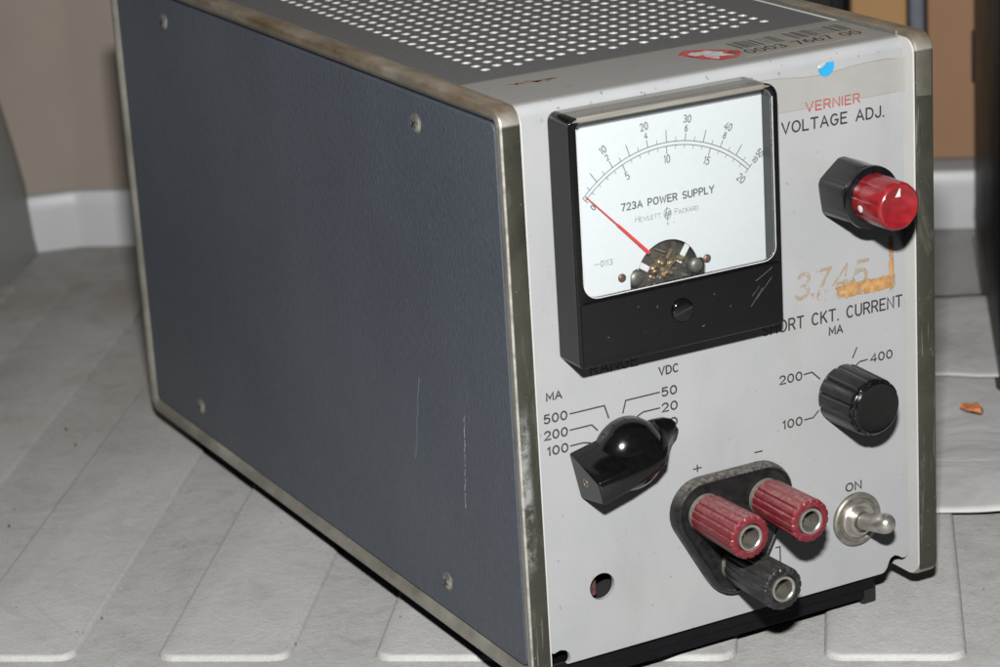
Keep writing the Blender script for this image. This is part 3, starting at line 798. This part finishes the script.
# lower face lip
plate('face_plate', [rrect(X0+.9, X1-.9, Z0+1.3, 103.5, .8, 4)], YF-.25, YF+.1, 'meter_black', mt, .1)
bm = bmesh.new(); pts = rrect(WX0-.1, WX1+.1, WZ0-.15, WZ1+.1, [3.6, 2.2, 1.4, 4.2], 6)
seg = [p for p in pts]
ribbon(bm, seg[24:28]+[seg[0]]+seg[1:9] if False else seg[20:28]+seg[0:8], .26, front(YF-.01), .10); fin('window_glint', bm, 'glint', mt, 60)  # raised pale line stands in for the highlight on the window rim
plate('glass', [rrect(WX0+.05, WX1-.05, WZ0+.05, WZ1-.05, [3.5, 2.1, 1.3, 4.1], 6)], YF+.45, YF+.55, 'glass', mt)
# dial: sheet with the movement opening
opening = [(45.9+9.3*math.cos(a), 104.2+9.3*math.sin(a)) for a in [math.radians(d) for d in range(18, 163, 8)]]
opening += [(36.9, 107.6), (35.6, 107.2), (34.7, 106.0), (34.6, 104.2), (34.6, 101.0), (57.0, 101.0), (57.2, 104.5), (56.9, 106.0), (56.0, 107.0)]
YD = 0.0
plate('dial_plate', [[(X0+1, 97), (X1-1, 97), (X1-1, Z1-1.4), (X0+1, Z1-1.4)], opening], YD, YD+.5, 'paper_dial', mt)
bm = bmesh.new(); V = [bm.verts.new(p) for p in ((X0+1, 4.4, 96), (X1-1, 4.4, 96), (X1-1, 4.4, 150), (X0+1, 4.4, 150))]; bm.faces.new(V); fin('back_plate', bm, 'dark_gap', mt, 0)
DX, DZ, RO, RI = 46.7, 104.1, 34.7, 33.7
td = front(YD)
def pol(r, a): return (DX+r*math.sin(math.radians(a)), DZ+r*math.cos(math.radians(a)))
A0, A1 = -45.2, 45.8
fa = lambda f: A0+(A1-A0)*f
bm = bmesh.new()
for r in (RO, RI): ribbon(bm, [pol(r, fa(k/60)) for k in range(61)], .20, td)
ribbon(bm, [pol(RI-.9, A0), pol(RO+.1, A0)], .2, td); ribbon(bm, [pol(RI-1.1, A1), pol(RO+.9, A1)], .2, td)
fin('scale_arc', bm, 'ink_dial', mt, 0)
bm = bmesh.new()
for k in range(1, 20):
    f = k/20
    if k % 2: ln, wd = (3.0 if k % 2 and False else 1.1), .15
    else: ln, wd = (1.9 if k % 4 == 0 else 3.1), .22
    ribbon(bm, [pol(RO, fa(f)), pol(RO+ln, fa(f))], wd, td)
for k in range(1, 20):
    ribbon(bm, [pol(RI, fa(k/20)), pol(RI-(1.9 if k % 5 == 0 else .9), fa(k/20))], .22 if k % 5 == 0 else .15, td)
fin('scale_ticks', bm, 'ink_dial', mt, 0)
bm = bmesh.new()
for k, (a, b) in enumerate((('10', '2'), ('20', '4'), ('30', '6'), ('40', '8'), ('50', '10'))):
    an = fa((k+1)/5); rt = -math.radians(an)
    o1 = 0 if k < 4 else 1
    text_c(bm, b, *pol(RO+3.2-o1*1.0, an), 1.55-.1*o1, .24, td, rt, .75); text_c(bm, a, *pol(RO+5.6-o1*1.3, an), 1.85-.2*o1, .26, td, rt, .75)
for k, a in enumerate(('0', '5', '10', '15', '20')):
    an = fa(k/4); text_c(bm, a, *pol(RI-3.3+(.4 if k in (0, 4) else 0), an), 1.95 if k else 1.6, .26, td, -math.radians(an), .72)
fin('scale_numbers', bm, 'ink_dial', mt, 0)
bm = bmesh.new(); text(bm, '723A POWER SUPPLY', 33.0, 60.4, 123.4, 1.75, .36, td); fin('lettering', bm, 'ink_dial', mt, 0)
bm = bmesh.new()
def caps(s, x0, x1, z, big, small):
    tot = sum(G[c][0]*(big if i == 0 else small) for i, c in enumerate(s))+.3*small*(len(s)-1); k = (x1-x0)/tot; x = x0
    for i, c in enumerate(s):
        h = big if i == 0 else small
        for stp in G[c][1]: ribbon(bm, [(x+a*h*k, z+b*h) for a, b in stp], .13, td)
        x += (G[c][0]*h+.3*small)*k
caps('HEWLETT', 36.9, 44.3, 119.7, 1.5, 1.1); caps('PACKARD', 48.6, 55.5, 119.7, 1.5, 1.1)
fin('lettering', bm, 'ink_faint', mt, 0)
bm = bmesh.new(); cx, cz = 46.4, 120.3    # round maker's emblem with slanted letters
ribbon(bm, [(cx+1.05*math.cos(2*PI*k/24), cz+1.35*math.sin(2*PI*k/24)) for k in range(25)], .13, td)
ribbon(bm, [(cx-.15, cz+1.7), (cx-.75, cz-.8)], .22, td)
ribbon(bm, [(cx-.62, cz-.1), (cx-.35, cz+.25), (cx-.15, cz+.2), (cx-.3, cz-.75)], .2, td)
ribbon(bm, [(cx+.42, cz+.55), (cx-.15, cz-1.75)], .22, td)
ribbon(bm, [(cx+.42, cz+.5), (cx+.78, cz+.45), (cx+.72, cz-.3), (cx+.2, cz-.5)], .2, td)
text(bm, '0', cx-.3, None, cz-2.9, .6, .12, td); text(bm, '.', cx+1.7, None, cz-2.6, .6, .25, td)
fin('emblem', bm, 'ink_dial', mt, 0)
bm = bmesh.new(); ribbon(bm, [(24.4, 110.9), (25.7, 110.9)], .14, td); text(bm, '0113', 26.2, 29.6, 110.1, 1.45, .16, td)
fin('lettering', bm, 'ink_dial', mt, 0)
# needle
bm = bmesh.new()
def bar3(bm, a, b, wa, wb, th):
    a, b = Vector(a), Vector(b); d = (b-a).normalized(); u = d.cross(Vector((0, 1, 0))).normalized()
    loft(bm, [[tuple(p+u*s*wd+Vector((0, y, 0))) for s, y in ((-1, 0), (1, 0), (1, th), (-1, th))] for p, wd in ((a, wa), (b, wb))])
YN = -1.0
bar3(bm, (22.4, YN, 129.2), (31.2, YN, 120.3), .13, .20, .15); bar3(bm, (31.2, YN, 120.3), (40.0, YN, 111.3), .33, .46, .3)
fin('needle', bm, 'needle', mt, 0)
# movement behind the opening
bm = bmesh.new()
lathe(bm, (45.9, 3.6, 104.4), (0, -1, 0), [(0, 8.6), (1.2, 8.6), (1.8, 8.0), (2.2, 6.4)], 40); fin('magnet_ring', bm, 'dark_metal', mt)
bm = bmesh.new(); bar3(bm, (49.6, .6, 106.6), (52.6, .6, 111.0), .75, .75, .6); fin('balance_arm', bm, 'white_dot', mt, bev=.1)
bm = bmesh.new(); bar3(bm, (36.9, .6, 108.9), (40.6, .6, 106.4), .8, .8, .6); fin('balance_arm', bm, 'white_dot', mt, bev=.1)
bm = bmesh.new(); bar3(bm, (45.6, -.1, 108.6), (47.2, -.1, 110.8), .3, .3, .4); bar3(bm, (42.2, 0, 111.8), (45.4, 0, 110.3), .16, .16, .3); fin('hair_spring_tab', bm, 'brass', mt)
bm = bmesh.new()
for k in range(3):
    R_ = 2.2-.55*k; ribbon(bm, [(44.9+R_*math.cos(q*.5), 107.4+R_*math.sin(q*.5)) for q in range(14)], .16, front(.3), .3)
fin('hair_spring', bm, 'brass', mt, 60)
bm = bmesh.new()
rnd = random.Random(5)
for k in range(14):
    px, pz = 41.5+rnd.uniform(0, 9), 103.8+rnd.uniform(0, 4.3)
    lathe(bm, (px, 1.0, pz), (rnd.uniform(-.3, .3), -1, rnd.uniform(-.3, .3)), [(0, .9), (.9, rnd.uniform(.5, .9)), (1.5, rnd.uniform(.1, .4))], 12)
fin('pivot_bridge', bm, 'brass', mt, 50)
bm = bmesh.new()
for k in range(12):
    px, pz = 39.5+rnd.uniform(0, 13), 102.8+rnd.uniform(0, 5.0)
    bar3(bm, (px, rnd.uniform(.2, 1.2), pz), (px+rnd.uniform(-1.6, 1.6), .8, pz+rnd.uniform(-.8, 1.6)), .3, .22, .5)
fin('coil_frame', bm, 'steel', mt, 0)
for px, pz, r_ in ((36.6, 104.9, 2.0), (54.6, 105.0, 2.0)):
    bm = bmesh.new(); lathe(bm, (px, 1.2, pz), (0, -1, 0), [(0, r_), (.7, r_), (1.3, r_*.75), (1.6, r_*.3)], 24); fin('terminal_stud', bm, 'steel_dull', mt, 50)
for px, pz in ((32.2, 106.0), (57.6, 106.3)):
    bm = bmesh.new(); lathe(bm, (px, YD, pz), (0, -1, 0), [(0, 1.15), (.25, 1.1), (.5, .7), (.55, .3)], 24); fin('dial_screw', bm, 'old_copper', mt, 50)
# zero adjuster on the lower face
bm = bmesh.new(); ax, az = 46.0, 96.2
lathe(bm, (ax, YF-.2, az), (0, -1, 0), [(0, 3.1), (.5, 3.1), (.8, 2.8), (.95, 2.2)], 32); za = fin('zero_screw', bm, 'black_gloss', mt, 50)
bm = bmesh.new(); bar3(bm, (ax-2.6, YF-1.22, az-.75), (ax+2.6, YF-1.22, az+.6), .28, .28, .12); fin('slot', bm, 'dark_gap', za, 0)
bm = bmesh.new()
for a, b, c_, d_, wd in ((68.5, 99.5, 73.6, 102.2, .14), (66.9, 93.0, 70.5, 97.3, .15), (68.4, 94.6, 73.4, 99.6, .10), (67.2, 95.6, 69.6, 98.0, .1), (52, 90.6, 52.5, 90.8, .2), (38.6, 98.4, 38.9, 98.7, .18), (33, 99.5, 33.3, 99.8, .16), (24, 93.3, 24.3, 93.4, .18), (55.6, 98.6, 56.0, 98.4, .18), (60.5, 94.2, 60.8, 94.5, .15)):
    ribbon(bm, [(a, b), ((a+c_)/2+.05, (b+d_)/2-.04), (c_, d_)], wd, front(YF-.25), .02)
fin('scratches', bm, 'steel_dull', mt, 0)

# ---- range selector: bar pointer knob with round hub
kn = empty('pointer_knob', (33, PY, 57.8)); kn.parent = psu; kn.matrix_parent_inverse = Matrix.Translation(-wloc(psu))
bm = bmesh.new(); C0 = Vector((33.1, PY, 57.6))
lathe(bm, C0, (0, -1, 0), [(.4, 9.5), (.8, 9.8), (3.6, 9.8), (4.8, 9.5), (6.2, 8.8), (7.6, 7.6), (8.8, 6.0), (9.6, 4.2), (10.0, 2.2), (10.1, .6)], 56)
th = math.radians(12.5); ud = Vector((math.cos(th), 0, math.sin(th))); vd = Vector((-math.sin(th), 0, math.cos(th)))
secs = [(-15.2, 6.4, 3.0, 13.0, -1.4), (-14.6, 6.6, 3.2, 13.4, -1.4), (-6, 6.6, 2.8, 13.6, -1.2), (2, 6.0, 2.2, 13.0, -1.2), (6, 5.6, 1.8, 11.6, -.9), (10, 5.0, 1.4, 6.8, -.5), (13, 4.2, 1.0, 4.0, -.4), (15.0, 3.0, .8, 2.8, -.4), (16.0, 1.6, .5, 2.2, -.4)]
rings = []
for s, hb, ht, h, sh in secs:
    pr = [(-hb, .4), (-hb, 1.6), (-(hb*.42+ht*.58)+sh*.6, h*.62), (-ht-.0+sh, h-.5), (-ht*.6+sh, h), (ht*.6+sh, h), (ht+sh, h-.5), (hb*.42+ht*.58+sh*.6, h*.62), (hb, 1.6), (hb, .4)]
    rings.append([tuple(C0+ud*(s + (0.7 if s < -14 else 0)*0)+vd*a+Vector((0, -b, 0))) for a, b in pr])
loft(bm, rings)
fin('knob_body', bm, 'black_gloss', kn, 38, bev=.35, seg=3)
bm = bmesh.new(); ec = C0-ud*15.25+vd*(-.5)+Vector((0, -5.6, 0))
lathe(bm, ec, -ud, [(-1, 1.15), (.02, 1.15), (.02, .95), (-.8, .9)], 20, cap1=False); lathe(bm, ec, -ud, [(-1, .95), (-.5, .95)], 20); fin('set_screw', bm, 'brass', kn)
bm = bmesh.new(); lathe(bm, C0, (0, -1, 0), [(0, 9.2), (.45, 9.2)], 48); fin('washer', bm, 'steel_dull', kn)
lab = lambda x, z, h: tuple(C0+ud*x+vd*z+Vector((0, -(11.3-(x-8.5)*1.35)-h, 0)))

# ---- fluted knobs
def groove(n, depth, sig, ph=0):
    def f(th, r, s):
        a = ((th+ph)*n/(2*PI)) % 1.0; d = min(a, 1-a)
        return r-depth*math.exp(-(d/sig)**2)
    return f
def facet(n, k, ph=0):
    def f(th, r, s):
        a = (((th+ph)*n/(2*PI)) % 1.0-.5)*2*PI/n
        return r*((1-k)+k*math.cos(PI/n)/math.cos(a))
    return f
ck = empty('current_knob', (101.9, PY, 58.8)); ck.parent = psu; ck.matrix_parent_inverse = Matrix.Translation(-wloc(psu))
K = Vector((101.9, PY, 58.8)); gf = groove(12, .65, .085)
rf = lambda th, r, s: gf(th, r, s) if 1.0 < s < 16 else r
bm = bmesh.new()
lathe(bm, K, (0, -1, 0), [(1.2, 7.7), (1.3, 8.3), (2, 8.35), (8, 8.2), (14.6, 8.0), (15.4, 7.8), (15.8, 7.35)], 144, rf)
fin('knob_body', bm, 'black_knob', ck, 35)
bm = bmesh.new(); lathe(bm, K, (0, -1, 0), [(15.4, 7.2), (16.3, 7.2), (16.7, 6.8), (16.55, 6.2), (16.35, 3), (16.3, .5)], 64); fin('face', bm, 'black_gloss', ck, 30)
bm = bmesh.new(); lathe(bm, K, (0, -1, 0), [(0, 7.4), (1.3, 7.4)], 48); fin('washer', bm, 'steel_dull', ck)

vk = empty('vernier_knob', (103.2, PY, 116.1)); vk.parent = psu; vk.matrix_parent_inverse = Matrix.Translation(-wloc(psu))
K = Vector((103.3, PY, 116.1)); ff = facet(6, .93, .12); g8 = groove(6, .35, .05, .12)
bm = bmesh.new()
lathe(bm, K, (0, -1, 0), [(1.2, 8.2), (1.5, 9.1), (2.2, 9.3), (12.4, 8.9), (12.5, 8.2), (12.7, 8.0), (12.8, 8.5), (13.9, 8.4), (14.2, 7.6)], 144, lambda th, r, s: g8(th, ff(th, r, s), s) if s < 12.45 else r)
fin('outer_knob', bm, 'black_knob', vk, 30)
bm = bmesh.new()
g6 = groove(9, .28, .09, .3)
lathe(bm, K, (0, -1, 0), [(13.8, 6.55), (14.4, 6.7), (22, 6.5), (24.6, 6.45), (25.4, 6.2), (25.8, 5.7), (25.7, 5.2), (25.35, 4.2), (25.0, 2.6), (24.9, .5)], 108, lambda th, r, s: g6(th, r, s) if s < 25 else r)
fc = fin('inner_knob', bm, 'red_gloss', vk, 35)
bm = bmesh.new()
V = [bm.verts.new((K.x+a, PY-25.86+c_, K.z+b)) for a, b, c_ in ((-1.0, 2.6, .72), (.7, 2.5, .72), (.35, 4.9, .22), (.05, 4.95, .22))]; bm.faces.new(V)
fin('white_triangle', bm, 'white_dot', fc, 0)  # small white triangle on the cap face
bm = bmesh.new(); dd = Vector((-.98, 0, -.16)).normalized()
lathe(bm, K+Vector((0, -17.6, 0))+dd*5.4, dd, [(0, .95), (1.28, .95), (1.34, .7)], 24); fin('index_dot', bm, 'white_dot', fc)
bm = bmesh.new(); lathe(bm, K, (0, -1, 0), [(0, 7.0), (1.7, 7.0)], 48); fin('washer', bm, 'steel', vk)

# ---- binding posts on their triangular base
bp = empty('terminal_block', (65, PY, 30)); bp.parent = psu; bp.matrix_parent_inverse = Matrix.Translation(-wloc(psu))
PC = [(55.4, 36.0), (74.4, 36.0), (65.0, 19.2)]
def hull3(r, n=10):
    P = []
    for (cx, cz), a0 in ((PC[1], -29), (PC[0], 90), (PC[2], 209)):
        for k in range(n+1):
            a = math.radians(a0+120*k/n if a0 != 90 else 90+119*k/n); P.append((cx+r*math.cos(a), cz+r*math.sin(a)))
    return P
bm = bmesh.new()
rings = [[(x, y, z) for x, z in hull3(r)] for r, y in ((9.2, PY), (9.2, 3.2), (8.9, 2.0), (8.4, 1.3), (7.9, 1.2), (7.6, 1.5), (7.3, 1.6))]
loft(bm, rings); fin('base_plate', bm, 'dusty_black', bp, 40)
def post(name, x, z, L, mat, ph, label):
    e = empty(name, (x, 1.4, z)); e['label'] = label
    e.parent = psu; e.matrix_parent_inverse = Matrix.Translation(-wloc(psu))
    K = Vector((x, 1.5, z))
    bm = bmesh.new(); lathe(bm, K, (0, -1, 0), [(0, 5.4), (1.5, 5.3), (1.7, 4.8)], 36); fin('collar', bm, 'corroded', e)
    bm = bmesh.new(); gg = groove(16, .34, .12, ph)
    prof = [(1.6, 5.2), (1.8, 5.6), (L*.5, 5.75), (L-1.0, 6.0), (L-.3, 5.85), (L, 5.4), (L+.05, 4.0), (L-.3, 3.75), (L-3, 3.7)]
    lathe(bm, K, (0, -1, 0), prof, 144, lambda th, r, s: gg(th, r, s) if r > 5.3 else r, cap1=False); fin('sleeve', bm, mat, e, 32)
    bm = bmesh.new(); lathe(bm, K, (0, -1, 0), [(L-3, 3.6), (L+.0, 3.6), (L+.3, 3.45), (L+.3, 3.0), (L+.05, 2.75), (L-9, 2.6), (L-9.5, .3)], 40, cap0=False); fin('socket', bm, 'steel', e, 40)
post('binding_post', 55.4, 36.0, 21.3, 'post_red', .1, 'red binding post under the plus sign')
post('binding_post', 74.4, 35.9, 21.0, 'post_red', .4, 'red binding post under the minus sign')
post('binding_post', 65.0, 19.2, 21.6, 'post_black', .2, 'black binding post, lowest of the three')

# ---- toggle switch
ts = empty('toggle_switch', (106, PY, 21)); ts.parent = psu; ts.matrix_parent_inverse = Matrix.Translation(-wloc(psu))
K = Vector((106.0, PY, 20.9))
bm = bmesh.new(); lathe(bm, K, (0, -1, 0), [(0, 7.7), (.9, 7.7), (1.3, 7.2), (1.3, 6.4), (.9, 6.0), (.9, 4.9)], 56); fin('lock_ring', bm, 'steel_dull', ts, 35)
bm = bmesh.new(); lathe(bm, K, (0, -1, 0), [(.8, 5.3), (1.5, 5.2), (1.9, 4.8), (1.9, 3.9)], 48, cap1=False)
lathe(bm, K, (0, -1, 0), [(.8, 3.95), (3.1, 3.9), (3.5, 3.6), (3.5, 3.0), (2.6, 2.8)], 48); fin('nut', bm, 'steel', ts, 35)
dl = Vector((0, -1, .27)).normalized()
bm = bmesh.new(); lathe(bm, K+Vector((0, -2.5, 0)), dl, [(-.5, 2.5), (2.0, 2.45), (5.0, 2.5), (9.0, 2.75), (11.0, 2.9), (12.3, 2.75), (13.3, 2.25), (14.0, 1.5), (14.3, .6)], 40); fin('lever', bm, 'steel', ts, 60)

# ---- crumbs and flecks of dirt on the floor
bm = bmesh.new(); rnd = random.Random(21)
for k in range(90):
    e1, e2 = rnd.uniform(-240, 120), rnd.uniform(30, 300)
    x, y, z = E(e1, e2, FZ)
    r_ = rnd.choice((.2, .25, .3, .5))
    q = [bm.verts.new((x+r_*rnd.uniform(.6, 1.6)*math.cos(a), y+r_*rnd.uniform(.6, 1.6)*math.sin(a), z-.1)) for a in (0, 1.3, 2.5, 3.8, 5)]
    tp_ = bm.verts.new((x, y, z+r_*.6))
    for i in range(5): bm.faces.new((q[i], q[(i+1) % 5], tp_))
tag(fin('dirt_crumbs', bm, 'crumb', smooth=0), 'fine brown crumbs of dirt scattered over the grey floor', 'dirt', kind='stuff')
